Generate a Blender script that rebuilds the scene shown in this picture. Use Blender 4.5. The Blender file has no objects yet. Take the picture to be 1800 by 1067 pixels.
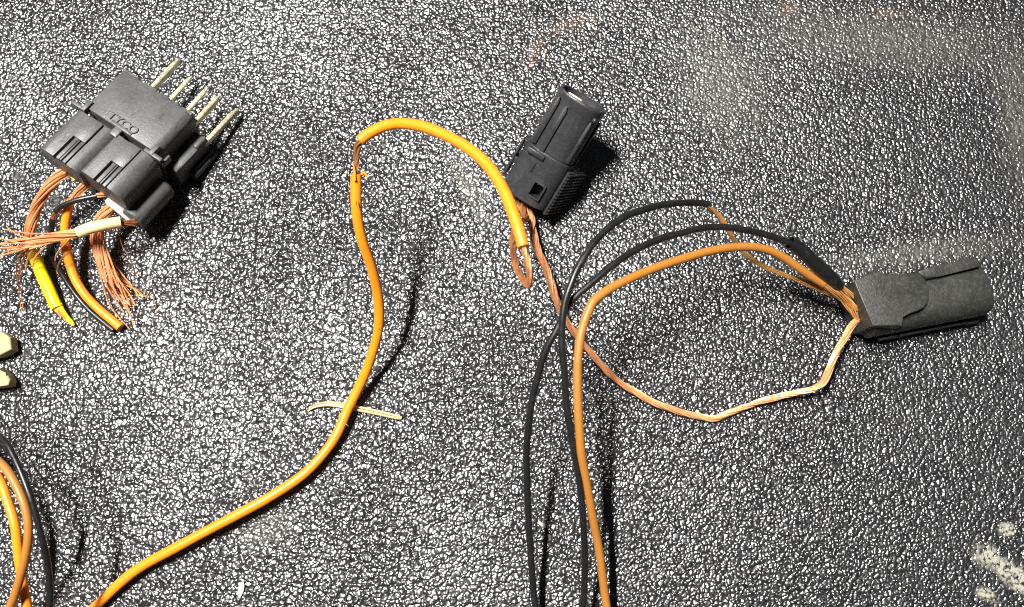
import bpy, bmesh, math, random
from mathutils import Vector, Matrix, Euler
random.seed(7)
R = math.radians
S = 1e-4                      # one drawing unit = 0.1 mm; everything below is in drawing units
sc = bpy.context.scene
COL = sc.collection

# ------------------------------------------------------------------ camera
F, TILT = 1500.0, R(12)
CAM = Vector((0, -F*math.sin(TILT), F*math.cos(TILT)))
CX = Vector((1, 0, 0)); CY = Vector((0, math.cos(TILT), math.sin(TILT))); CZ = Vector((0, -math.sin(TILT), math.cos(TILT)))
cam = bpy.data.objects.new('camera', bpy.data.cameras.new('camera'))
COL.objects.link(cam)
cam.location = CAM*S; cam.rotation_euler = (TILT, 0, 0)
cam.data.sensor_width = 36; cam.data.lens = 36*F/1800
cam.data.clip_start = 0.002; cam.data.clip_end = 20
cam.data.dof.use_dof = True
cam.data.dof.focus_distance = 0.1465
cam.data.dof.aperture_fstop = 30
sc.camera = cam

# ------------------------------------------------------------------ light
w = bpy.data.worlds.new('World'); sc.world = w; w.use_nodes = True
w.node_tree.nodes['Background'].inputs[0].default_value = (0.80, 0.88, 1.0, 1)
w.node_tree.nodes['Background'].inputs[1].default_value = 0.03
LH = 0.80
def area(name, loc, target, sx, sy, watt, col):
    l = bpy.data.lights.new(name, 'AREA'); l.shape = 'RECTANGLE'; l.size = sx; l.size_y = sy
    l.energy = watt; l.color = col
    o = bpy.data.objects.new(name, l); COL.objects.link(o)
    o.location = loc
    z = (Vector(loc)-Vector(target)).normalized()
    y = Vector((0, 1, 0)); x = y.cross(z).normalized(); y = z.cross(x)
    o.rotation_euler = Matrix((x, y, z)).transposed().to_euler()
    return o
area('tube_lamp', (-0.235, 0.16, LH), (0, 0, 0), 0.045, 0.26, 23.0, (1.0, 0.97, 0.92))
sc.view_settings.view_transform = 'Standard'; sc.view_settings.look = 'None'
sc.view_settings.exposure = 0; sc.view_settings.gamma = 1
sc.cycles.use_denoising = False
sc.cycles.max_bounces = 6
sc.cycles.sample_clamp_indirect = 2.0
sc.cycles.filter_width = 1.1

# ------------------------------------------------------------------ helpers
def unp(px, py, h):
    "photograph pixel and height above the plate (drawing units) to a point"
    d = CX*((px-900)/F) + CY*((533.5-py)/F) - CZ
    return CAM + d*((h-CAM.z)/d.z)

def tag(o, label, cat, group=None):
    o['label'] = label; o['category'] = cat
    if group: o['group'] = group
    return o

def empty(name, loc=(0, 0, 0), rot=(0, 0, 0)):
    o = bpy.data.objects.new(name, None); COL.objects.link(o)
    o.empty_display_size = 0.003
    o.location = Vector(loc)*S; o.rotation_euler = rot
    return o

def obj(name, bm, mat, parent=None, off=None, smooth=True, sharp=35, kind=None):
    if off is not None: bmesh.ops.translate(bm, verts=bm.verts, vec=-Vector(off))
    bmesh.ops.scale(bm, verts=bm.verts, vec=(S, S, S))
    bmesh.ops.recalc_face_normals(bm, faces=bm.faces)
    for e in bm.edges:
        if len(e.link_faces) == 2 and e.calc_face_angle(0) > R(sharp): e.smooth = False
    for f in bm.faces: f.smooth = smooth
    me = bpy.data.meshes.new(name); bm.to_mesh(me); bm.free()
    me.materials.append(mat)
    o = bpy.data.objects.new(name, me); COL.objects.link(o)
    if parent: o.parent = parent
    if kind: o['kind'] = kind
    return o

def box(x0, x1, y0, y1, z0, z1, bev=1.2, seg=2, bm=None):
    b = bmesh.new()
    r = bmesh.ops.create_cube(b, size=1)
    for v in r['verts']:
        v.co = Vector(((x0+x1)/2 + v.co.x*(x1-x0), (y0+y1)/2 + v.co.y*(y1-y0), (z0+z1)/2 + v.co.z*(z1-z0)))
    if bev: bmesh.ops.bevel(b, geom=list(b.edges), offset=bev, segments=seg, affect='EDGES', profile=0.5)
    return join(bm, b)

def join(bm, b):
    if bm is None: return b
    t = bpy.data.meshes.new('t'); b.to_mesh(t); b.free(); bm.from_mesh(t); bpy.data.meshes.remove(t)
    return bm

def prism(pts, a, b_, axis='z', bev=1.2, seg=2, bm=None):
    "closed outline swept along an axis; outline in the two other axes"
    b = bmesh.new()
    def mk(p, t):
        return {'z': (p[0], p[1], t), 'y': (p[0], t, p[1]), 'x': (t, p[0], p[1])}[axis]
    lo = [b.verts.new(mk(p, a)) for p in pts]; hi = [b.verts.new(mk(p, b_)) for p in pts]
    n = len(pts)
    f1 = b.faces.new(lo); f2 = b.faces.new(hi[::-1])
    for i in range(n): b.faces.new((lo[i], lo[(i+1) % n], hi[(i+1) % n], hi[i]))
    if bev:
        es = list(set(f1.edges) | set(f2.edges))
        bmesh.ops.bevel(b, geom=es, offset=bev, segments=seg, affect='EDGES', profile=0.5, clamp_overlap=True)
    return join(bm, b)

def sup(hw, hh, n, k=48):
    out = []
    for i in range(k):
        t = 2*math.pi*i/k; c, s = math.cos(t), math.sin(t)
        out.append((hw*math.copysign(abs(c)**(2/n), c), hh*math.copysign(abs(s)**(2/n), s)))
    return out

def loft(secs, axis='y', k=48, bm=None, closed=False):
    "secs: list of (t, hw, hh, n, cx, cz); ring loft along an axis, first and last ring capped"
    b = bmesh.new(); rings = []
    for (t, hw, hh, n, cx, cz) in secs:
        ring = []
        for (u, v) in sup(hw, hh, n, k):
            ring.append(b.verts.new((cx+u, t, cz+v) if axis == 'y' else (t, cx+u, cz+v)))
        rings.append(ring)
    for r0, r1 in zip(rings, rings[1:]):
        for i in range(k): b.faces.new((r0[i], r0[(i+1) % k], r1[(i+1) % k], r1[i]))
    b.faces.new(rings[0]); b.faces.new(rings[-1])
    return join(bm, b)

def catmull(pts, step=5.0):
    "pts: list of tuples (x,y,z,...); smooth curve through all of them"
    P = [list(p) for p in pts]; P = [[2*a-b for a, b in zip(P[0], P[1])]] + P + [[2*a-b for a, b in zip(P[-1], P[-2])]]
    out = []
    for i in range(1, len(P)-2):
        d = math.dist(P[i][:3], P[i+1][:3]); n = max(2, int(d/step))
        for j in range(n):
            t = j/n
            out.append([0.5*((2*b) + (-a+c)*t + (2*a-5*b+4*c-d_)*t*t + (-a+3*b-3*c+d_)*t**3)
                        for a, b, c, d_ in zip(P[i-1], P[i], P[i+1], P[i+2])])
    out.append(P[-2])
    return out

def frames(C):
    V = [Vector(c[:3]) for c in C]; fr = []
    up = Vector((0, 0, 1)); last = None
    for i in range(len(V)):
        t = (V[min(i+1, len(V)-1)]-V[max(i-1, 0)]).normalized()
        if last is None:
            n = up.cross(t)
            if n.length < 1e-3: n = Vector((1, 0, 0)).cross(t)
        else:
            n = last - t*last.dot(t)
        n.normalize(); last = n
        fr.append((V[i], t, n, t.cross(n)))
    return fr

def tube(C, rad=None, k=14, bm=None, cap=True, wob=0.0, squash=1.0):
    "C: list of (x,y,z,r)"
    b = bmesh.new(); rings = []
    fr = frames(C); ph = random.random()*9
    for i, (p, t, n, m) in enumerate(fr):
        r = rad if rad else C[i][3]
        r *= 1 + wob*math.sin(i*0.23+ph)*math.sin(i*0.071+ph*2)
        rings.append([b.verts.new(p + (n*math.cos(2*math.pi*j/k) + m*math.sin(2*math.pi*j/k)*squash)*r) for j in range(k)])
    for r0, r1 in zip(rings, rings[1:]):
        for i in range(k): b.faces.new((r0[i], r0[(i+1) % k], r1[(i+1) % k], r1[i]))
    if cap: b.faces.new(rings[0]); b.faces.new(rings[-1])
    return join(bm, b)

def sleeve(C, wall=2.0, k=18):
    "open tube with an inner wall, C: list of (x,y,z,r)"
    b = bmesh.new(); fr = frames(C); O = []; I = []
    for i, (p, t, n, m) in enumerate(fr):
        for L, r in ((O, C[i][3]), (I, C[i][3]-wall)):
            L.append([b.verts.new(p + (n*math.cos(2*math.pi*j/k) + m*math.sin(2*math.pi*j/k))*r) for j in range(k)])
    for L in (O, I):
        for r0, r1 in zip(L, L[1:]):
            for i in range(k): b.faces.new((r0[i], r0[(i+1) % k], r1[(i+1) % k], r1[i]))
    for e in (0, -1):
        for i in range(k): b.faces.new((O[e][i], O[e][(i+1) % k], I[e][(i+1) % k], I[e][i]))
    return b

def strands(C, n=16, sr=1.25, lay=90.0, spread=None, jit=0.5, k=5, squash=1.0, zmin=1.4, seed=1, cut=0.0, bm=None):
    """a bundle of fine wires round the curve C (x,y,z,bundle radius); spread(s)->extra radius factor,
    lay = length of one turn of twist, cut = how unevenly the strands end"""
    rnd = random.Random(seed)
    fr = frames(C); N = len(fr); ln = [0]
    for i in range(1, N): ln.append(ln[-1] + (fr[i][0]-fr[i-1][0]).length)
    out = bm or bmesh.new()
    for q in range(n):
        rr = math.sqrt((q+0.5)/n); a0 = q*2.39996 + rnd.uniform(-.2, .2)
        f1, f2, p1, p2 = rnd.uniform(.01, .03), rnd.uniform(.01, .03), rnd.random()*6, rnd.random()*6
        dev = Vector((rnd.gauss(0, 1), rnd.gauss(0, 1), rnd.gauss(0, .45)))
        stop = N if not cut else max(6, int(N*(1-rnd.random()*cut)))
        pts = []
        for i in range(stop):
            p, t, nn, m = fr[i]; s = ln[i]
            a = a0 + (2*math.pi*s/lay if lay else 0)
            rb = C[i][3]*rr
            d = (nn*math.cos(a) + m*math.sin(a)*squash)*rb
            d += nn*(math.sin(s*f1+p1)*jit) + m*(math.sin(s*f2+p2)*jit*squash)
            if spread: d += dev*spread(i/(N-1))
            v = p + d
            v.z = max(v.z, zmin)
            pts.append((v.x, v.y, v.z, sr))
        tube(pts, k=k, bm=out)
    return out

def px(pts):
    "list of (px, py, h, r) -> (x, y, z, r)"
    o = []
    for p in pts:
        if p[0] == 'plug':
            v = POSE @ Vector(p[1:4]); o.append((v.x, v.y, v.z) + tuple(p[4:])); continue
        v = unp(p[0], p[1], p[2]); o.append((v.x, v.y, v.z) + tuple(p[3:]))
    return o

def text_bm(body, size, depth):
    cu = bpy.data.curves.new('t', 'FONT'); cu.body = body; cu.size = size; cu.extrude = depth; cu.offset = size*.008; cu.resolution_u = 3
    cu.align_x = 'CENTER'; cu.align_y = 'CENTER'
    o = bpy.data.objects.new('t', cu); COL.objects.link(o)
    bpy.context.view_layer.update()
    me = o.evaluated_get(bpy.context.evaluated_depsgraph_get()).to_mesh()
    b = bmesh.new(); b.from_mesh(me); o.to_mesh_clear()
    bpy.data.objects.remove(o); bpy.data.curves.remove(cu)
    return b

# ------------------------------------------------------------------ materials
class NT:
    def __init__(s, name):
        s.m = bpy.data.materials.new(name); s.m.use_nodes = True
        s.t = s.m.node_tree; s.p = s.t.nodes['Principled BSDF']
    def n(s, typ, **kw):
        d = s.t.nodes.new(typ)
        for k, v in kw.items():
            if k.startswith('i_'):
                key = k[2:]; key = int(key) if key.isdigit() else key.replace('_', ' ')
                s.set(d.inputs[key], v)
            else: setattr(d, k, v)
        return d
    def set(s, inp, v):
        if isinstance(v, bpy.types.NodeSocket): s.t.links.new(v, inp)
        else: inp.default_value = v
    def math(s, op, a, b=0.0, c=0.0, clamp=False):
        d = s.n('ShaderNodeMath', operation=op, use_clamp=clamp)
        s.set(d.inputs[0], a); s.set(d.inputs[1], b); s.set(d.inputs[2], c)
        return d.outputs[0]
    def ramp(s, v, lo, hi, a=0.0, b=1.0):
        d = s.n('ShaderNodeMapRange', interpolation_type='SMOOTHSTEP')
        s.set(d.inputs[0], v); s.set(d.inputs[1], lo); s.set(d.inputs[2], hi); s.set(d.inputs[3], a); s.set(d.inputs[4], b)
        return d.outputs[0]
    def mix(s, f, a, b):
        d = s.n('ShaderNodeMix', data_type='RGBA')
        s.set(d.inputs[0], f); s.set(d.inputs[6], a); s.set(d.inputs[7], b)
        return d.outputs[2]
    def noise(s, vec, scale, detail=3, rough=0.55, out=0, dist=0.0):
        d = s.n('ShaderNodeTexNoise'); s.set(d.inputs['Vector'], vec)
        d.inputs['Scale'].default_value = scale; d.inputs['Detail'].default_value = detail
        d.inputs['Roughness'].default_value = rough; d.inputs['Distortion'].default_value = dist
        return d.outputs[out]
    def pin(s, **kw):
        for k, v in kw.items(): s.set(s.p.inputs[k.replace('_', ' ')], v)
    def bump(s, h, dist, strength=1.0, normal=None):
        d = s.n('ShaderNodeBump'); s.set(d.inputs['Height'], h)
        d.inputs['Distance'].default_value = dist; d.inputs['Strength'].default_value = strength
        if normal is not None: s.set(d.inputs['Normal'], normal)
        return d.outputs[0]

def rgb(*c): return (c[0], c[1], c[2], 1)

def plastic(name, col, col2, rough, grain=2600, gd=3e-5, dust=0.25, dustcol=(0.16, 0.155, 0.145), scr=True, spec=0.5):
    m = NT(name); co = m.n('ShaderNodeTexCoord').outputs['Object']
    n1 = m.noise(co, 260, 4); n2 = m.noise(co, 1500, 5, .75); g = m.noise(co, grain, 2)
    c = m.mix(n1, rgb(*col), rgb(*col2))
    d = m.math('MULTIPLY', m.ramp(n2, .45, .75), dust)
    c = m.mix(d, c, rgb(*dustcol))
    m.pin(Base_Color=c, Roughness=m.ramp(n1, .3, .7, rough-.07, rough+.1))
    m.p.inputs['Specular IOR Level'].default_value = spec
    h = g
    if scr:
        mp = m.n('ShaderNodeMapping'); m.set(mp.inputs[0], co); mp.inputs['Scale'].default_value = (700, 160, 400); mp.inputs['Rotation'].default_value = (0, 0, 0.6)
        sx = m.noise(mp.outputs[0], 1.0, 2, .6)
        h = m.math('ADD', g, m.math('MULTIPLY', m.ramp(sx, .62, .70), -1.4))
    m.pin(Normal=m.bump(h, gd))
    return m.m

def pvc(name, col, col2, rough=0.34, sub=0.0, nick=True, grime=(0.02, 0.015, 0.01)):
    m = NT(name); co = m.n('ShaderNodeTexCoord').outputs['Object']
    n1 = m.noise(co, 150, 4); n2 = m.noise(co, 700, 4, .65)
    c = m.mix(n1, rgb(*col), rgb(*col2))
    c = m.mix(m.math('MULTIPLY', m.ramp(n2, .60, .78), .35), c, rgb(*grime))
    m.pin(Base_Color=c, Roughness=m.ramp(n2, .3, .7, rough-.06, rough+.14))
    m.pin(Normal=m.bump(m.math('ADD', m.noise(co, 420, 3), m.math('MULTIPLY', m.noise(co, 2200, 2), .25)), 2.5e-5))
    if sub:
        m.p.inputs['Subsurface Weight'].default_value = sub
        m.p.inputs['Subsurface Radius'].default_value = (0.0008, 0.0004, 0.0002)
    return m.m

def metal(name, col, col2, rough, ndist=1e-5, met=0.72):
    m = NT(name); co = m.n('ShaderNodeTexCoord').outputs['Object']
    n1 = m.noise(co, 330, 4); n2 = m.noise(co, 1800, 3)
    m.pin(Base_Color=m.mix(m.ramp(n1, .35, .68), rgb(*col), rgb(*col2)), Metallic=met, Roughness=m.ramp(n2, .3, .7, rough-.08, rough+.1))
    m.pin(Normal=m.bump(n2, ndist))
    return m.m

M = {}
M['black'] = plastic('black_plastic', (0.048, 0.049, 0.051), (0.080, 0.081, 0.083), 0.44, dust=0.40)
M['black_b'] = plastic('black_textured_plastic', (0.018, 0.019, 0.021), (0.030, 0.031, 0.034), 0.40, grain=3200, gd=4e-5, dust=0.15, scr=False)
M['worn'] = plastic('worn_black_rubber', (0.014, 0.015, 0.014), (0.030, 0.031, 0.028), 0.46, grain=3000, gd=6e-5, dust=0.40, dustcol=(0.12, 0.115, 0.10), scr=False)
M['orange'] = pvc('orange_insulation', (0.86, 0.238, 0.009), (0.92, 0.28, 0.012))
M['brown'] = pvc('brown_insulation', (0.36, 0.140, 0.022), (0.42, 0.168, 0.028), 0.42)
M['blackw'] = pvc('black_insulation', (0.008, 0.008, 0.009), (0.014, 0.014, 0.015), 0.31, grime=(0.08, 0.075, 0.07))
M['shrink'] = pvc('black_heat_shrink', (0.008, 0.008, 0.009), (0.014, 0.014, 0.014), 0.27, grime=(0.10, 0.09, 0.08))
M['yellow'] = pvc('yellow_insulation', (0.88, 0.66, 0.004), (0.90, 0.72, 0.010), 0.30)
M['cream'] = pvc('cream_insulation', (0.74, 0.55, 0.27), (0.80, 0.63, 0.34), 0.42)
M['copper'] = metal('bare_copper', (1.0, 0.54, 0.27), (0.84, 0.37, 0.15), 0.34, 1e-5, 0.52)
M['copper_d'] = metal('tarnished_copper', (0.72, 0.32, 0.14), (0.45, 0.18, 0.07), 0.40)
M['copper_g'] = metal('golden_copper', (0.98, 0.60, 0.22), (0.82, 0.42, 0.12), 0.38)
M['pin'] = metal('tinned_brass', (0.84, 0.78, 0.56), (0.70, 0.62, 0.40), 0.34, 4e-6, 0.7)
M['seal'] = plastic('white_seal', (0.50, 0.49, 0.47), (0.60, 0.59, 0.57), 0.45, dust=0.1, scr=False)
M['nylon'] = plastic('cream_nylon', (0.34, 0.305, 0.165), (0.40, 0.365, 0.215), 0.72, dust=0.0, scr=False, spec=0.2)
M['flake'] = plastic('dry_paint', (0.36, 0.35, 0.30), (0.46, 0.45, 0.39), 0.8, dust=0.2, scr=False)

# plate: moulded pebble grain
def plate_material():
    m = NT('grained_black_plate'); co = m.n('ShaderNodeTexCoord').outputs['Object']
    # irregular pebbles: warped cells
    wv = m.n('ShaderNodeTexNoise'); m.set(wv.inputs['Vector'], co); wv.inputs['Scale'].default_value = 900; wv.inputs['Detail'].default_value = 1
    off = m.n('ShaderNodeVectorMath', operation='MULTIPLY_ADD'); m.set(off.inputs[0], wv.outputs['Color']); off.inputs[1].default_value = (0.0008, 0.0008, 0); m.set(off.inputs[2], co)
    flat = m.n('ShaderNodeVectorMath', operation='MULTIPLY'); m.set(flat.inputs[0], off.outputs[0]); flat.inputs[1].default_value = (1, 1, 0)
    def cells(scale, lo, hi):
        v = m.n('ShaderNodeTexVoronoi', feature='F1', voronoi_dimensions='2D'); m.set(v.inputs['Vector'], flat.outputs[0])
        v.inputs['Scale'].default_value = scale; v.inputs['Randomness'].default_value = 0.9
        d = v.outputs['Distance']
        return m.math('SUBTRACT', 1.0, m.math('MULTIPLY', d, d)), v
    c1, v1 = cells(1720, 0.05, 0.72)
    ht = m.math('MULTIPLY', c1, m.ramp(m.noise(co, 800, 1), .25, .75, .65, 1.15))
    fine = m.noise(co, 5200, 2)
    # stains
    xyz = m.n('ShaderNodeSeparateXYZ'); m.set(xyz.inputs[0], co)
    X, Y = xyz.outputs[0], xyz.outputs[1]
    edge = m.noise(co, 220, 5, .62); edge2 = m.noise(co, 1100, 3, .6)
    def spot(ppx, ppy, rx, ry, rot, soft=.5, rag=.9):
        c = unp(ppx, ppy, 0)*S; a = R(rot)
        dx = m.math('SUBTRACT', X, c.x); dy = m.math('SUBTRACT', Y, c.y)
        u = m.math('MULTIPLY_ADD', dx, math.cos(a)/(rx*S), m.math('MULTIPLY', dy, math.sin(a)/(rx*S)))
        v = m.math('MULTIPLY_ADD', dy, math.cos(a)/(ry*S), m.math('MULTIPLY', dx, -math.sin(a)/(ry*S)))
        d = m.math('SQRT', m.math('MULTIPLY_ADD', u, u, m.math('MULTIPLY', v, v)))
        d = m.math('MULTIPLY_ADD', m.math('SUBTRACT', edge, .5), rag*2, d)
        return m.ramp(d, 1-soft, 1+soft*.3, 1.0, 0.0)
    def uni(L):
        o = L[0]
        for q in L[1:]: o = m.math('MAXIMUM', o, q)
        return o
    base = m.mix(m.ramp(edge, .3, .7), rgb(0.010, 0.0105, 0.012), rgb(0.018, 0.0185, 0.0205))
    # dusty matte film
    dust = uni([spot(1560, 70, 330, 75, -4, 1.0, 1.1), spot(1790, 190, 50, 200, 0, .9), spot(1270, 150, 110, 150, 20, 1.0, 1.4),
                spot(825, 330, 26, 110, 25, .9), spot(1610, 445, 210, 30, 8, .9), spot(470, 930, 40, 60, -60, 1.0, 1.4)])
    dust = m.math('MULTIPLY', dust, m.ramp(m.math('MULTIPLY_ADD', edge2, .6, m.math('MULTIPLY', edge, .5)), .35, .75, .15, .8))
    base = m.mix(dust, base, rgb(0.095, 0.088, 0.075))
    rust = uni([spot(1000, 40, 75, 22, 18, .9), spot(945, 80, 22, 40, -25, .9), spot(1560, 25, 30, 14, 0, .9), spot(1385, 12, 22, 20, 0, .9)])
    rust = m.math('MULTIPLY', rust, .28)
    base = m.mix(rust, base, rgb(0.19, 0.115, 0.075))
    red = m.math('MULTIPLY', spot(933, 112, 13, 7, 45, .6, .5), m.ramp(edge2, .45, .6)); base = m.mix(red, base, rgb(0.5, 0.10, 0.06))
    crumbs = m.ramp(m.noise(co, 620, 3, .7), .74, .79); base = m.mix(m.math('MULTIPLY', crumbs, .45), base, rgb(0.24, 0.15, 0.09))
    grime = uni([spot(32, 312, 18, 14, 0, .8), spot(100, 352, 26, 24, 30, .8), spot(48, 622, 14, 16, 0, .8)])
    paint = uni([spot(1770, 1002, 66, 22, -36, .45, 1.1), spot(1738, 1046, 24, 12, -35, .5, 1.2), spot(1768, 930, 14, 11, 0, .6)])
    paint = m.math('MULTIPLY', paint, m.ramp(m.math('MULTIPLY_ADD', ht, .5, m.math('MULTIPLY', edge2, .9)), .62, .86))
    base = m.mix(paint, base, rgb(0.30, 0.295, 0.235))
    matte = m.math('MAXIMUM', m.math('MAXIMUM', dust, paint), m.math('MULTIPLY', grime, .9))
    rgh = m.math('MULTIPLY_ADD', matte, .25, m.ramp(edge2, .3, .7, .32, .42))
    m.pin(Base_Color=base, Roughness=rgh)
    m.set(m.p.inputs['Specular IOR Level'], m.math('MULTIPLY_ADD', matte, -.55, 1.0))
    m.set(m.p.inputs['Coat Weight'], m.math('MULTIPLY_ADD', matte, -1.0, 1.0)); m.p.inputs['Coat Roughness'].default_value = 0.24; m.p.inputs['Coat IOR'].default_value = 1.6
    amp = m.math('MULTIPLY_ADD', matte, -.35, 1.0)
    amp = m.math('MULTIPLY', amp, m.ramp(m.noise(co, 26, 3, .6), .32, .68, .82, 1.30))
    h = m.math('ADD', m.math('MULTIPLY', ht, amp), m.math('MULTIPLY', fine, .07))
    nb = m.bump(h, 0.00026)
    m.pin(Normal=nb, Coat_Normal=nb)
    return m.m
M['plate'] = plate_material()

# ------------------------------------------------------------------ the plate
def plate_z(x, y):
    return 2.0*math.sin(x/230+1.1)*math.cos(y/190-.4) + 1.2*math.sin((x+y)/130) - 1.6
bm = bmesh.new()
NX, NY, HX, HY = 180, 150, 3000, 2500
vs = []
for j in range(NY+1):
    row = []
    for i in range(NX+1):
        x = -HX + 2*HX*i/NX; y = -HY + 2*HY*j/NY
        row.append(bm.verts.new((x, y, min(0.8, plate_z(x, y)))))
    vs.append(row)
for j in range(NY):
    for i in range(NX): bm.faces.new((vs[j][i], vs[j][i+1], vs[j+1][i+1], vs[j+1][i]))
r = bmesh.ops.extrude_face_region(bm, geom=list(bm.faces))
for v in r['geom']:
    if isinstance(v, bmesh.types.BMVert): v.co.z = -60
o = obj('workbench_plate', bm, M['plate'], sharp=50); o['kind'] = 'structure'

# ------------------------------------------------------------------ multi-pin connector (five blades)
def pose_tools(e):
    mw = Matrix.LocRotScale(e.location/S, e.rotation_euler, e.scale); inv = mw.inverted()
    def on(ppx, ppy, axis, val):
        "photograph pixel -> local point where the sight line meets local plane axis = val"
        a = inv @ CAM; d = (inv @ unp(ppx, ppy, 0)) - a
        return a + d*((val-a[axis])/d[axis])
    return mw, inv, on

LE = empty('pin_connector', (-720.0, 312.7, 129.2), (R(-12.28), R(6.12), R(-32.87)))
tag(LE, 'black five-blade plug connector with frayed copper wires at its back', 'connector')
mw, inv, on = pose_tools(LE)
# front block with one big rounded long edge
prof = [(0, -100), (146, -100), (146, -16)]
prof += [(146-16+16*math.cos(R(a)), -16+16*math.sin(R(a))) for a in (15, 30, 45, 60, 75, 90)]
prof += [(4, 0), (1.2, -1.2), (0, -4)]
obj('front_block', prism(prof, 0, 94, 'y', 1.5), M['black'], LE)
# lip round the mating face, with notches
for x0, x1 in ((3, 28), (40, 66), (74, 92), (98, 112), (118, 140)):
    obj('front_rim', box(x0, x1, 94, 99, -96, -5, 1), M['black'], LE)
# lower tier at the side with a ridge
obj('side_block', box(146, 172, 6, 90, -100, -48, 3), M['black'], LE)
obj('side_block', box(172, 186, 30, 92, -100, -84, 3), M['black'], LE)
a = on(342, 268, 2, -46); b_ = on(371, 252, 2, -46)
obj('side_ridge', tube([(167, 62, -46, 5), (167, 66, -46, 6), (167, 84, -46, 6), (167, 87, -46, 5)], k=12), M['black'], LE)
obj('side_ridge', box(176, 179, 40, 90, -86, -80, 1), M['black'], LE)
# inner core joins the two halves
obj('core', box(6, 142, -14, 2, -96, -30, 1), M['black'], LE)
obj('tongue', box(62, 76, -16, 8, -14, 0.8, 1), M['black'], LE)
obj('tongue', box(50, 92, 0.5, 7, -2, 1.6, .7), M['black'], LE)
# rear housing: two cable barrels side by side, over a second row
def module(x0, wd, zt, zb, cl=16, cr=18, ch=None):
    P = [(x0, zb), (x0+wd, zb)]
    P += [(x0+wd-cr+cr*math.cos(R(t)), zt-cr+cr*math.sin(R(t))) for t in range(0, 91, 10)]
    if ch: P += [(ch[1], zt), (ch[1], zt-9), (ch[0], zt-9), (ch[0], zt)]
    P += [(x0+cl+cl*math.cos(R(t)), zt-cl+cl*math.sin(R(t))) for t in range(90, 181, 10)]
    return P
obj('rear_barrel', prism(module(-10, 82, -2, -56, ch=(21, 47)), -101, -9, 'y', 1.5), M['black'], LE)
obj('rear_barrel', prism(module(70, 84, -1, -56, 8, 26, ch=(97, 123)), -96, -9, 'y', 1.5), M['black'], LE)
obj('rear_barrel', prism(module(-6, 80, -54, -100, 6, 10), -92, -11, 'y', 1.5), M['black'], LE)
obj('rear_barrel', prism(module(84, 66, -46, -100, 8, 14), -92, -11, 'y', 1.5), M['black'], LE)
o = obj('rear_barrel', loft([(-100, 19, 22, 2.4, 160, -76), (-98, 21, 24, 2.4, 160, -76), (-20, 21, 24, 2.4, 160, -76), (-16, 18, 21, 2.4, 160, -76)]), M['black'], LE)
# raised pads and the grooved strips below them
for x0, x1 in ((22, 46), (98, 122)):
    obj('raised_pad', box(x0, x1, -54, -9.5, -8, 2.2, .8), M['black'], LE)
    for k_, (q0, q1) in enumerate(((3.5, 10), (11.5, 14), (16, 22))):
        obj('guide_rib', box(x0+q0, x0+q1, -100+4*(x0 > 60), -54, -12, -2.2+.8*(k_ == 1), .5), M['black'], LE)
# hooked lugs either side of the joint
for x, s in ((-6, -1), (140, 1)):
    obj('hook_lug', box(x-16 if s < 0 else x-14, x+12 if s < 0 else x+20, -9, -2, -14, 3, .9), M['black'], LE)
    obj('hook_lug', box(x+5 if s < 0 else x-5, x+13 if s < 0 else x+3, -8, 13, -10, 4.2, .9), M['black'], LE)
obj('hook_lug', box(158, 163, -8, 12, -22, -6, 1.5), M['black'], LE)
# pale wire seal at the cable end
a = on(190, 354, 1, -100); b_ = on(236, 393, 1, -100); c = (a+b_)/2
sl = obj('wire_seal', loft([(-105, 29, 3, 2.4, 0, 0), (-103, 32, 4.5, 2.4, 0, 0), (-90, 32, 4.5, 2.4, 0, 0)]), M['seal'], LE)
sl.location = (c.x*S, 0, c.z*S); sl.rotation_euler = (0, -math.atan2(b_.z-a.z, b_.x-a.x), 0)
# blades
for (bx, by, tx, ty, z, wd) in ((273, 152, 315, 104, -26, 11), (302, 174, 336, 133, -22, 5), (329, 197, 364, 153, -26, 5), (345, 215, 386, 168, -34, 10), (373, 239, 419, 192, -58, 10)):
    p0 = on(bx, by, 2, z); p1 = on(tx, ty, 2, z)
    y1 = p1.y; x0, x1 = p0.x, p0.x*.35+p1.x*.65
    hw, th = 3.3, wd*.68
    bm = bmesh.new()
    b = bmesh.new(); rings = []
    for t, f in ((0, 1), (.86, 1), (1, .45)):
        yy = 80 + (y1-80)*t if t else 80
        xx = x0+(x1-x0)*t
        rings.append([b.verts.new((xx+sx*hw*f, yy, z+sz*th*f)) for sx, sz in ((-1, -1), (1, -1), (1, 1), (-1, 1))])
    for r0, r1 in zip(rings, rings[1:]):
        for i in range(4): b.faces.new((r0[i], r0[(i+1) % 4], r1[(i+1) % 4], r1[i]))
    b.faces.new(rings[0]); b.faces.new(rings[-1])
    bmesh.ops.bevel(b, geom=list(b.edges), offset=.8, segments=2, affect='EDGES')
    obj('blade', b, M['pin'], LE)
# raised lettering
t = text_bm('TYCO', 21, 1.6)
a = on(197, 206, 2, 0); b_ = on(232, 233, 2, 0); c = (a+b_)/2
bmesh.ops.translate(t, verts=t.verts, vec=(c.x, c.y+3, 0.6))
obj('lettering', t, M['black'], LE, smooth=False)

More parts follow.
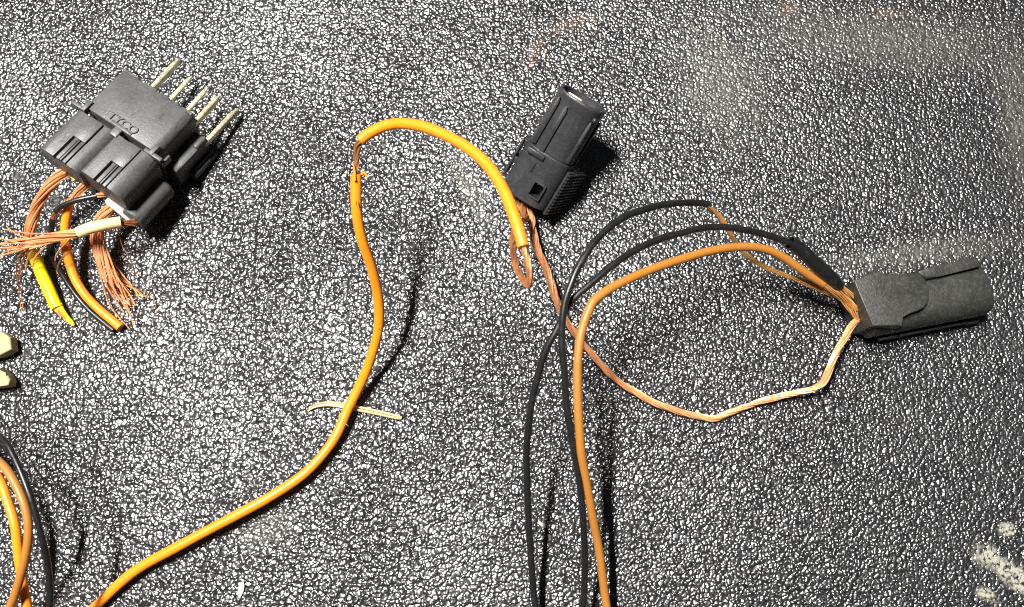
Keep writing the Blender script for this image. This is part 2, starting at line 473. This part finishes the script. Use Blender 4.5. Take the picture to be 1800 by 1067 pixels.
# ------------------------------------------------------------------ round plug connector with ribbed grip
ME = empty('round_plug', (70.0, 250.3, 87.1), (R(34.5), R(4.7), R(-32.5))); ME.scale = (1, 1.08, 1)
tag(ME, 'black round plug with ribbed side grip and raised number, its mouth tipped up', 'connector')
mw, inv, on = pose_tools(ME); POSE = mw
K = M['black_b']
front = loft([(-4, 40, 34, 2.6, 0, 0), (0, 43, 37, 2.6, 0, 0), (88, 43, 37, 2.6, 0, 0), (90, 43.8, 37.8, 2.6, 0, 0), (93, 43.8, 37.8, 2.6, 0, 0), (95, 42.5, 36.5, 2.6, 0, 0),
              (95, 38, 32, 2.6, 0, 0), (60, 37, 31, 2.6, 0, 0)])
obj('front_barrel', front, K, ME)
obj('mating_insert', box(-30, 30, 50, 84, -22, 14, 2), K, ME)
obj('terminal', box(-24, 2, 70, 96, 20, 25, .8), M['pin'], ME)
obj('terminal', box(8, 28, 60, 88, 12, 17, .8), M['pin'], ME)
def surf_rib(x, hwid, y0, y1, z0, z1):
    pts = [(x-hwid, y0), (x+hwid, y0), (x+hwid, y1-7), (x+hwid*.35, y1), (x-hwid*.35, y1), (x-hwid, y1-7)]
    return prism(pts, z0, z1, 'z', 1.2)
obj('raised_rib', surf_rib(-32, 4, 3, 84, 20, 36.5), K, ME)
obj('raised_rib', surf_rib(-13, 4.2, -1, 78, 25, 41), K, ME)
obj('raised_rib', surf_rib(34, 3, 2, 76, 10, 33), K, ME)
obj('guide_rail', box(42, 47, -12, 76, -4, 4, 1.5), K, ME)
b = bmesh.new(); bmesh.ops.create_uvsphere(b, u_segments=12, v_segments=8, radius=4.5); bmesh.ops.translate(b, verts=b.verts, vec=(37, 80, 27)); obj('rail_knob', b, K, ME)
rear = loft([(-87, 43, 37, 2.7, 0, 0), (-85, 46, 40, 2.7, 0, 0)] + [(y_, 46, 40, 2.7, 0, 0) for y_ in range(-80, -5, 6)] + [(-3, 46, 40, 2.7, 0, 0), (-1, 44.5, 38.5, 2.7, 0, 0)])
col = obj('rear_collar', rear, K, ME)
wc = on(943, 335.5, 2, 40)
cut = obj('t', box(wc.x-9, wc.x+9, wc.y-11, wc.y+11, 8, 60, 0), K, ME)
bpy.context.view_layer.update()
md = col.modifiers.new('b', 'BOOLEAN'); md.object = cut; md.operation = 'DIFFERENCE'; md.solver = 'EXACT'
dg = bpy.context.evaluated_depsgraph_get(); nm = bpy.data.meshes.new_from_object(col.evaluated_get(dg))
b = bmesh.new(); b.from_mesh(nm)
for e in b.edges: e.smooth = not (len(e.link_faces) == 2 and e.calc_face_angle(0) > R(30))
b.to_mesh(nm); b.free()
col.modifiers.clear(); old = col.data; col.data = nm; bpy.data.objects.remove(cut)
wf = bmesh.new()
for q in ((-12, -9, -14, 14), (9, 12, -14, 14), (-9, 9, -14, -11), (-9, 9, 11, 14)):
    box(wc.x+q[0], wc.x+q[1], wc.y+q[2], wc.y+q[3], 34, 41.2, .6, 1, wf)
obj('window_frame', wf, K, ME)
pa = on(928, 260, 2, 41); pb = on(958, 277, 2, 41)
obj('stop_bar', box(min(pa.x, -30), pb.x, -13, -4, 34, 44.5, 2), K, ME)
# side latch with a slit behind it, left flank
obj('side_latch', box(-53, -49, -70, -4, -12, 20, 1), K, ME)
obj('side_latch_foot', box(-50, -42, -12, -4, -10, 16, 1), K, ME)
obj('side_latch_foot', box(-50, -42, -44, -36, -10, 18, 1), K, ME)
# ribbed grip on the right flank: a sloping panel with 13 teeth
ge = [(43, 26), (47, 30), (66, -34), (66, -41), (40, -41)]
gp = obj('grip', prism(ge, -90, -10, 'y', 1), K, ME)
for i in range(13):
    y = -87 + i*6.0
    obj('grip_tooth', prism([(47.5, 31), (50.5, 30), (70, -36), (66, -38)], y, y+3.2, 'y', .6), K, gp)
tn = text_bm('1', 24, 1.2)
c = on(936.5, 294, 2, 40.4); bmesh.ops.translate(tn, verts=tn.verts, vec=(c.x, c.y, 40.6))
obj('raised_number', tn, K, ME, smooth=False)

# ------------------------------------------------------------------ worn hooded plug
RE = empty('hooded_plug', (666.3, -12.1, 0), (0, 0, R(11.1)))
tag(RE, 'worn dull black plug with a stepped hood and slotted barrel lying flat', 'connector')
mw, inv, on = pose_tools(RE)
W = M['worn']
def loc2(L, h): return [tuple((on(x, y, 2, h))[:2]) for x, y in L]
barrel = loft([(-70, 43, 39, 2.6, 0, 44), (110, 43.5, 40, 2.6, 0, 44), (131, 43, 40, 2.6, 0, 44), (135, 41, 38, 2.6, 0, 44), (135, 37, 34, 2.6, 0, 44), (100, 36, 33, 2.6, 0, 44)], 'x')
obj('barrel', barrel, W, RE)
obj('insert', box(80, 122, -24, 24, 26, 62, 2), W, RE)
hood = [(1501, 494), (1534, 572.6), (1588, 572.6), (1585, 555)]
hood += [(1600, 550), (1614, 546.5), (1624, 541), (1631, 532), (1634, 521), (1633, 508), (1628, 494), (1621, 484), (1613, 476), (1556, 486), (1548, 478), (1541, 472)]
obj('hood', prism(loc2(hood, 95), 30, 95, 'z', 2.2, 3), W, RE)
skirt = [(1503, 497), (1535, 571.6), (1587, 571.6), (1585, 555), (1560, 520), (1545, 490)]
obj('clip_skirt', prism(loc2(skirt, 95), 5, 29, 'z', 1.5), W, RE)
tab = [(1612, 477), (1640, 469), (1700, 453.5), (1711, 451.5), (1719, 455), (1724, 462), (1724, 468), (1700, 473.5), (1650, 486), (1630, 490)]
obj('latch_tab', prism(loc2(tab, 88), 60, 88, 'z', 3, 3), W, RE)
obj('barrel_rail', box(-46, 112, -50, -42, 12, 26, 2), W, RE)
obj('barrel_rail', box(108, 134, -52, -44, 10, 20, 2), W, RE)
top = [(1640, 493), (1716, 474), (1733, 480), (1739, 500), (1740, 520), (1690, 530), (1646, 540), (1650, 520)]

# ------------------------------------------------------------------ wires
def wire(name, label, base, cat='wire', group=None):
    b = unp(*base); e = empty(name, (b.x, b.y, 0)); tag(e, label, cat, group); e['o'] = 0; del e['o']
    return e, Vector((b.x, b.y, 0))

def ins(e, off, pts, mat, r=None, name='insulation', wob=.04, step=5, k=16):
    C = catmull(px(pts), step)
    return obj(name, tube(C, rad=r, k=k, wob=wob), mat, e, off, sharp=60)

def cop(e, off, pts, n=16, sr=1.3, lay=90, mat='copper', name='copper_strands', step=4, **kw):
    C = catmull(px(pts), step)
    return obj(name, strands(C, n, sr, lay, **kw), M[mat], e, off, kind='stuff')

# --- long orange wire
e, off = wire('orange_wire', 'long orange insulated wire arching up to the round plug, copper bared twice', (400, 915, 0))
ins(e, off, [(60, 1190, 8), (120, 1112, 9), (170, 1064, 12), (235, 1005, 20), (310, 962, 26), (420, 903, 30), (480, 870, 28), (540, 828, 24), (585, 775, 20), (613, 716, 22), (640, 660, 38), (657, 612, 66),
             (666, 570, 92), (664, 520, 126), (653, 470, 165), (636, 420, 205), (627, 370, 235), (626, 306, 262)], M['orange'], 8.2)
cop(e, off, [(626, 330, 255, 3.5), (626, 300, 264, 3.5), (627, 270, 274, 4), (630, 252, 280, 4), (650, 234, 288, 3)], 11, 1.5, 80, 'copper_d', seed=3)
ins(e, off, [(634, 246, 283), (650, 234, 288), (675, 222, 296), (705, 217, 306), (745, 223, 320), (785, 239, 334), (825, 262, 350), (858, 292, 364), (884, 332, 378), (901, 372, 388), (912, 405, 394), (920, 434, 396)], M['orange'], 8.2)
cop(e, off, [(917, 425, 394, 3.4), (924, 450, 390, 3.8), (930, 475, 384, 4), (932, 497, 376, 4), (927, 500, 368, 4), (912, 480, 350, 4), (904, 450, 318, 4), (902, 420, 270, 4), (905, 402, 200, 4), (912, 391, 130, 5), (924, 384, 66, 5), ('plug', -14, -95, -2, 5), ('plug', -12, -78, -4, 4)], 12, 1.5, 120, 'copper_d', seed=5)
# torn insulation beside the bared gap and small knife cuts
C = catmull(px([(624, 318, 268, 2.2), (623, 300, 272, 2.0), (621, 288, 276, .6)]), 3); obj('insulation_flap', tube(C, k=8), M['orange'], e, off)
C = catmull(px([(636, 306, 262, 2.6), (642, 304, 264, 2.4), (646, 313, 262, .8)]), 3); obj('insulation_flap', tube(C, k=8), M['orange'], e, off)
C = catmull(px([(650, 238, 292, 4.2), (640, 240, 287, 3.0), (627, 250, 280, .8)]), 3); obj('insulation_flap', tube(C, k=8, squash=.5), M['orange'], e, off)
for (x0, y0, h0, x1, y1, h1, rr) in ((625, 350, 258, 627, 362, 253, .9), (660, 640, 57, 668, 640, 55, .7), (664, 574, 98.5, 668, 580, 94.5, .9), (608, 745, 28, 613, 750, 25.5, .8), (655, 608, 75, 659, 612, 74, .8)):
    C = catmull(px([(x0, y0, h0, .3), ((x0+x1)/2, (y0+y1)/2, (h0+h1)/2+.6, rr), (x1, y1, h1, .3)]), 1.5); obj('cut_mark', tube(C, k=6), M['copper_d'], e, off)

# --- cream insulation peel under it
e, off = wire('insulation_peel', 'thin cream strip of stripped insulation lying under the orange wire', (630, 718, 0), 'wire scrap')
C = catmull(px([(541, 723, 3, 1.2), (548, 717, 4, 2.6), (558, 712.5, 4.6, 3.8), (580, 710, 5, 4.6), (610, 714.5, 5, 4.8), (636, 719.5, 5, 4.8), (670, 726.7, 5, 4.6), (697, 733, 5, 4.2), (706, 735, 4.5, 2.4)]), 4)
b = bmesh.new(); rings = []
for i, (p, t, n, m) in enumerate(frames(C)):
    r = C[i][3]; ring = []; gap = 50 if i < len(C)*.42 else 14
    for rr in (1, .62):
        A = [90+gap+(360-2*gap)*j/12 for j in range(13)]
        if rr < 1: A = A[::-1]
        ring += [b.verts.new(p + (n*math.cos(R(a_)) + m*math.sin(R(a_)))*r*rr) for a_ in A]
    rings.append(ring)
k = len(rings[0])
for r0, r1 in zip(rings, rings[1:]):
    for i in range(k): b.faces.new((r0[i], r0[(i+1) % k], r1[(i+1) % k], r1[i]))
b.faces.new(rings[0]); b.faces.new(rings[-1])
obj('peel', b, M['cream'], e, off)

# --- black wire with the heat-shrink sleeve
e, off = wire('black_wire', 'black wire ending in a loose heat-shrink sleeve at the hooded plug', (941, 1065, 0))
ins(e, off, [(985, 1290, 6), (962, 1180, 12), (941, 1066, 40), (932.5, 968, 78), (928.5, 901, 108), (926, 834, 142), (925.5, 795, 162), (928.5, 751, 184), (935, 704, 206), (945.5, 661, 224), (959, 616, 240), (979, 579, 250), (1001.5, 533, 256),
             (1044.6, 494, 256), (1080, 464, 250), (1120, 438, 240), (1160, 420, 228), (1200, 409, 214), (1235, 401, 202), (1268, 399, 190), (1300, 402.5, 178), (1336, 410, 164), (1368.5, 420, 152), (1392, 430, 142), (1420, 452, 128), (1445, 476, 112)], M['blackw'], 5.4, wob=.02)
C = catmull(px([(1389, 427, 146, 11.5), (1396, 431, 143, 11.5), (1412, 443, 136, 11.5), (1431, 462, 124, 11.5), (1450, 479, 110, 12), (1463, 491, 98, 11.5), (1474, 503, 86, 9.5)]), 3)
obj('heat_shrink_sleeve', sleeve(C, 1.6), M['shrink'], e, off, sharp=50)
cop(e, off, [(1462, 492, 98, 4), (1478, 505, 84, 4), (1490, 514, 74, 4.5), (1506, 524, 66, 4), (1530, 534, 60, 3)], 12, 1.1, 150, 'copper_g', seed=8)

# --- black wire whose copper is bared
e, off = wire('black_wire', 'black wire cut short, its long twisted copper core bared into the hooded plug', (1026, 1065, 0))
ins(e, off, [(1000, 1290, 6), (1012, 1180, 18), (1025, 1066, 62), (1028, 982, 104), (1025, 914, 138), (1018.7, 847, 170), (1008, 788, 196), (999, 735, 216), (995, 704, 226), (992, 650, 244), (987.5, 605, 256), (988.5, 564, 266), (993, 532, 272),
             (1001, 507, 276), (1014, 475, 278), (1032, 444, 276), (1050, 420, 270), (1072, 399, 262), (1098, 381, 252), (1125, 370.5, 242), (1160, 361, 226), (1195, 357, 210), (1225, 356.5, 196), (1246, 359, 186)], M['blackw'], 5.4, wob=.02)
cop(e, off, [(1238, 357, 189, 2.6), (1247, 364, 184, 2.8), (1258, 373, 174, 3.2), (1269, 386, 160, 3.4), (1280, 404, 142, 3.4), (1289, 420, 126, 3.4), (1300, 436, 112, 3.4), (1318, 453, 100, 3.6), (1349, 471, 90, 4), (1390, 487, 82, 4.4),
             (1431, 503, 76, 5), (1460, 514, 72, 6), (1480, 524, 68, 6.5), (1497, 542, 62, 6), (1511, 559, 56, 4.5), (1535, 562, 50, 3)], 13, 1.1, 170, 'copper_g', seed=11, jit=.7)

# --- brown wire
e, off = wire('brown_wire', 'brown insulated wire looping beside two black wires to the hooded plug', (1065, 1065, 0))
ins(e, off, [(1110, 1290, 8), (1088, 1180, 20), (1066.5, 1066, 52), (1053.6, 970, 98), (1043, 914, 130), (1031, 847, 168), (1022, 796, 196), (1018.5, 751, 214), (1015.5, 700, 230), (1015.5, 640, 244), (1019.7, 596, 250), (1028, 563, 252), (1036, 544, 252)], M['brown'], 6.7, wob=.02)
ins(e, off, [(1035, 546, 250), (1042, 531, 251), (1058, 517, 248), (1082, 502, 242), (1120, 484, 230), (1160, 468, 216), (1200, 455, 202), (1241, 443, 186), (1281.5, 435.5, 170), (1320, 434, 156), (1350, 439.5, 144), (1377, 452, 132), (1404, 471, 118), (1426, 486, 106), (1447, 499, 95)], M['brown'], 6.9, wob=.02)
cop(e, off, [(1436, 492, 100, 4), (1452, 503, 92, 5), (1472, 515, 82, 5.5), (1490, 529, 72, 5), (1504, 542, 66, 4.4), (1530, 548, 58, 3)], 13, 1.15, 150, 'copper_g', seed=12, jit=.6)

# --- bare twisted copper between the two plugs
e, off = wire('copper_wire', 'bare twisted copper wire sagging across the plate between two black plugs', (1250, 735, 0))
cop(e, off, [('plug', -4, -76, -8, 4), ('plug', -4, -92, -8, 5), (935, 387, 28, 6), (936, 405, 34, 6), (943, 432, 46, 6), (953, 457, 60, 6), (963.5, 482, 62, 6), (974, 517, 60, 5.5), (986, 548, 54, 5), (1005, 577, 48, 4.4), (1026, 605, 42, 4.4), (1051, 634, 36, 4.6), (1074, 659, 30, 4.6), (1103, 681, 24, 4.8),
             (1152, 708, 16, 5), (1197, 724, 11, 5), (1235, 733.5, 8, 5), (1256, 735, 8, 5), (1285, 724, 9, 4.8), (1330, 708, 12, 4.6), (1370, 697, 17, 4.6), (1400, 691, 24, 4.8), (1428, 684, 34, 5), (1447, 673, 44, 5.2), (1455, 654, 52, 5.4), (1467, 625, 56, 5.4), (1487, 590, 56, 5), (1501, 569, 54, 4.6), (1513, 562, 50, 4), (1540, 556, 46, 3)], 16, 1.45, 170, 'copper', seed=21, jit=.5, step=5)

# --- pigtails of the pin connector
e, off = wire('yellow_wire', 'short yellow wire with a long bare copper neck behind the pin connector', (90, 520, 0))
cop(e, off, [(150, 272, 92, 6), (135, 286, 92, 7), (118, 299, 92, 8), (103, 310, 92, 8.4), (88, 325, 88, 8.6), (74, 345, 82, 8.6), (63, 366, 74, 8.4), (55, 392, 62, 8), (53, 418, 48, 7.5), (57, 445, 36, 6), (66, 468, 28, 5)], 24, 1.5, 300, 'copper', seed=31, jit=.8)
ins(e, off, [(56, 440, 38), (60, 449, 34), (72, 478, 24), (82, 500, 18), (92, 523, 14), (101, 542, 13)], M['yellow'], 10.2, wob=.02)
C = catmull(px([(100, 538, 14, 9.5), (108, 548, 12, 6.5), (118, 559, 8, 4.5), (126, 567, 6, 3.6), (130, 572, 5, 1.5)]), 3); obj('insulation_flap', tube(C, k=12, squash=.6), M['yellow'], e, off)
cop(e, off, [(97, 535, 15, 4), (104, 547, 13, 4.5), (110, 556, 10, 4.5), (117, 565, 7, 5)], 12, 1.1, 0, 'copper', seed=32, jit=.6, cut=.3)
C = catmull(px([(121, 298, 96, 5), (127, 305, 92, 5), (132, 316, 86, 3.5)]), 3); obj('insulation_flap', tube(C, k=10, squash=.5), M['yellow'], e, off)

e, off = wire('orange_wire', 'short orange wire stub curving beside a black stub below the pin connector', (150, 520, 0))
cop(e, off, [(186, 292, 86, 6), (174, 304, 86, 7), (160, 315, 86, 7), (147, 327, 84, 6.5), (136, 340, 80, 6), (128, 354, 74, 5), (122, 372, 66, 4)], 17, 1.4, 300, 'copper', seed=33, jit=.8)
ins(e, off, [(126, 352, 74), (121, 364, 70), (117, 380, 64), (114.5, 400, 56), (115, 422, 48), (118.5, 445, 40), (124, 468, 32), (133, 492, 26), (145, 512, 22), (160, 530, 17), (180, 549, 12), (196, 562, 9), (212, 576, 8.5)], M['orange'], 7.6, wob=.03)
C = catmull(px([(168, 310, 92, 4), (172, 318, 86, 4.5), (168, 323, 82, 2)]), 3); obj('insulation_flap', tube(C, k=10, squash=.5), M['orange'], e, off)

e, off = wire('black_wire', 'thin black wire stub with a scorched bare gap running along the orange stub', (140, 525, 0))
cop(e, off, [(212, 326, 78, 4), (197, 336, 82, 4), (184, 341, 86, 4), (168, 344, 88, 3.4), (156, 348, 88, 3)], 10, 1.4, 150, 'copper', seed=34)
ins(e, off, [(170, 344.5, 88), (155, 347.5, 89), (135, 352, 90), (118, 358, 88), (105, 365, 84), (98, 372, 78)], M['blackw'], 4.6, wob=.06)
cop(e, off, [(103, 367, 82, 3), (97, 374, 76, 3.4), (93, 384, 68, 3.4), (91, 395, 60, 2.6)], 9, 1.3, 120, 'copper_d', seed=35)
ins(e, off, [(93, 384, 68), (91, 396, 58), (89.5, 415, 46), (91, 440, 36), (97, 460, 28), (108, 480, 20), (122, 502, 13), (138, 524, 8), (158, 546, 6.5), (180, 565, 6), (200, 581, 6)], M['blackw'], 5.0, wob=.03)

def fan(t): return 0 if t < .25 else 34*(t-.25)**1.6
e, off = wire('frayed_wire', 'copper strands fanning out of a cream insulation sleeve over the yellow wire', (120, 410, 0))
cop(e, off, [(246, 388, 60, 4), (236, 391, 66, 5), (222, 393, 74, 4.5), (206, 392, 82, 4)], 12, 1.5, 120, 'copper_d', seed=41)
ins(e, off, [(211, 390.5, 82), (195, 393, 88), (175, 397, 93), (155, 402, 94), (138, 409, 92)], M['cream'], 9.6, wob=.05)
cop(e, off, [(150, 403, 93, 6), (136, 409, 92, 7), (114, 413, 90, 7.5), (84, 419, 86, 8.5), (54, 427, 80, 8), (24, 433, 72, 9), (-6, 437, 62, 10), (-30, 440, 50, 12)], 24, 1.25, 260, 'copper', seed=42, jit=1.4, spread=fan, cut=.5)
for i, L in enumerate(([(100, 414, 88), (72, 424, 82), (50, 440, 70), (38, 462, 52), (33, 490, 32), (36, 520, 12), (40, 546, 3)],
                       [(110, 412, 88), (80, 422, 84), (60, 436, 74), (48, 455, 58), (45, 478, 40)],
                       [(104, 413, 88), (76, 420, 84), (56, 434, 72), (33, 452, 56), (28, 470, 40), (33, 500, 20)],
                       [(130, 411, 90), (118, 425, 88), (105, 440, 76), (99, 450, 66), (98, 458, 60)],
                       [(128, 440, 62), (114, 449, 66), (104, 462, 58), (100, 480, 44)],
                       [(90, 418, 90), (76, 436, 84), (62, 452, 64), (57, 470, 46)])):
    C = catmull(px(L), 4); b = strands([c + [0.6] for c in C], 2, 0.85, 0, jit=1.2, seed=60+i)
    obj('stray_strand', b, M['copper_d'] if i in (0, 2, 4) else M['copper'], e, off)

def fan2(t): return 0 if t < .3 else 22*(t-.3)**1.4
e, off = wire('frayed_wire', 'tarnished copper bundle splayed like a brush under the pin connector', (195, 480, 0))
cop(e, off, [(216, 346, 60, 5), (204, 358, 62, 7), (192, 369, 62, 8.5), (181, 380, 60, 9.5), (174, 394, 56, 10), (171, 412, 50, 10), (174, 432, 42, 10.5), (181, 452, 34, 11.5), (190, 474, 26, 13), (203, 498, 18, 14), (222, 524, 10, 15), (240, 552, 6, 16)], 30, 1.35, 420, 'copper', seed=51, jit=1.8, spread=fan2, cut=.35)
for i, L in enumerate(([(208, 400, 56), (214, 430, 46), (226, 452, 34), (234, 472, 22), (236, 490, 8)],
                       [(200, 480, 22), (224, 500, 14), (250, 512, 10), (268, 520, 4), (276, 540, 2.5)],
                       [(196, 478, 24), (214, 498, 18), (236, 508, 14), (252, 520, 8), (262, 522, 3)],
                       [(160, 418, 50), (164, 440, 42), (174, 470, 28), (182, 500, 14), (196, 540, 4), (228, 580, 3)])):
    C = catmull(px(L), 4); obj('stray_strand', strands([c + [0.6] for c in C], 2, 0.85, 0, jit=1.2, seed=80+i), M['copper' if i > 1 else 'copper_d'], e, off)

# --- three wires running off beside the nylon clip
G = 'wires crossing the plate corner by the nylon clip'
e, off = wire('black_wire', 'black wire arching over the brown and orange pair near the nylon clip', (60, 900, 0), group=G)
ins(e, off, [(-230, 640, 6), (-150, 690, 50), (-60, 730, 140), (0, 768, 176), (24, 802, 186), (52, 869, 190), (71, 935, 176), (84.6, 997, 150), (88, 1064, 118), (82, 1150, 60), (70, 1260, 6)], M['blackw'], 4.9, wob=.02)
e, off = wire('brown_wire', 'brown wire bowed across an orange one near the nylon clip', (45, 930, 0), group=G)
ins(e, off, [(-200, 700, 7), (-130, 735, 40), (-50, 776, 96), (0, 813, 118), (24, 845, 126), (43, 888, 128), (50, 930, 122), (45, 978, 108), (30, 1033, 86), (14, 1075, 66), (-30, 1160, 20), (-70, 1230, 7)], M['brown'], 6.6, wob=.02)
e, off = wire('orange_wire', 'orange wire running under a brown one near the nylon clip', (30, 960, 0), group=G)
ins(e, off, [(-160, 720, 9), (-90, 760, 30), (-30, 806, 62), (0, 846, 78), (14, 883, 84), (26, 921, 84), (32, 968, 76), (40, 1025, 62), (48, 1068, 50), (62, 1150, 20), (76, 1230, 9)], M['orange'], 7.4, wob=.02)

# --- nylon clip at the border
e = empty('nylon_clip', (unp(-20, 630, 0).x, unp(-20, 630, 0).y, 0)); off = Vector(e.location)/S
tag(e, 'cream nylon clip with two prongs lying beside the frayed wires', 'clip')
def wpx(L, h): return [tuple(unp(x, y, h)[:2]) for x, y in L]
obj('prong', prism(wpx([(-40, 576), (0, 581.6), (10, 587), (17, 593), (20, 614), (0, 624), (-40, 634)], 26), 2, 26, 'z', 3, 3), M['nylon'], e, off)
obj('prong', prism(wpx([(-40, 640), (0, 647), (8, 658), (13, 659), (17, 667.6), (14.4, 677), (0, 679), (-40, 684)], 26), 2, 26, 'z', 3, 3), M['nylon'], e, off)
obj('clip_body', prism(wpx([(-90, 570), (-38, 574), (-38, 686), (-90, 690)], 32), 0, 32, 'z', 3, 3), M['nylon'], e, off)

# --- flecks of dry paint
def flake(cx, cy, L, Wd, rot, label):
    b = bmesh.new(); n = 16; c = unp(cx, cy, 0); a = R(rot)
    ring = []
    for i in range(n):
        t = 2*math.pi*i/n; r = 1+random.uniform(-.28, .28)
        u, v = math.cos(t)*L*r, math.sin(t)*Wd*r
        ring.append((u*math.cos(a)-v*math.sin(a), u*math.sin(a)+v*math.cos(a)))
    o = obj('paint_fleck', prism(ring, 0, 2.2, 'z', .5, 1), M['flake'], None)
    o.location = (c.x*S, c.y*S, 0.8*S)
    tag(o, label, 'paint fleck')
flake(424, 1036, 14, 4.5, 80, 'slim pale paint fleck lying alone below the long orange wire')
flake(955, 923, 9, 3.2, -25, 'tiny pale paint fleck in the shadow beside a black wire')
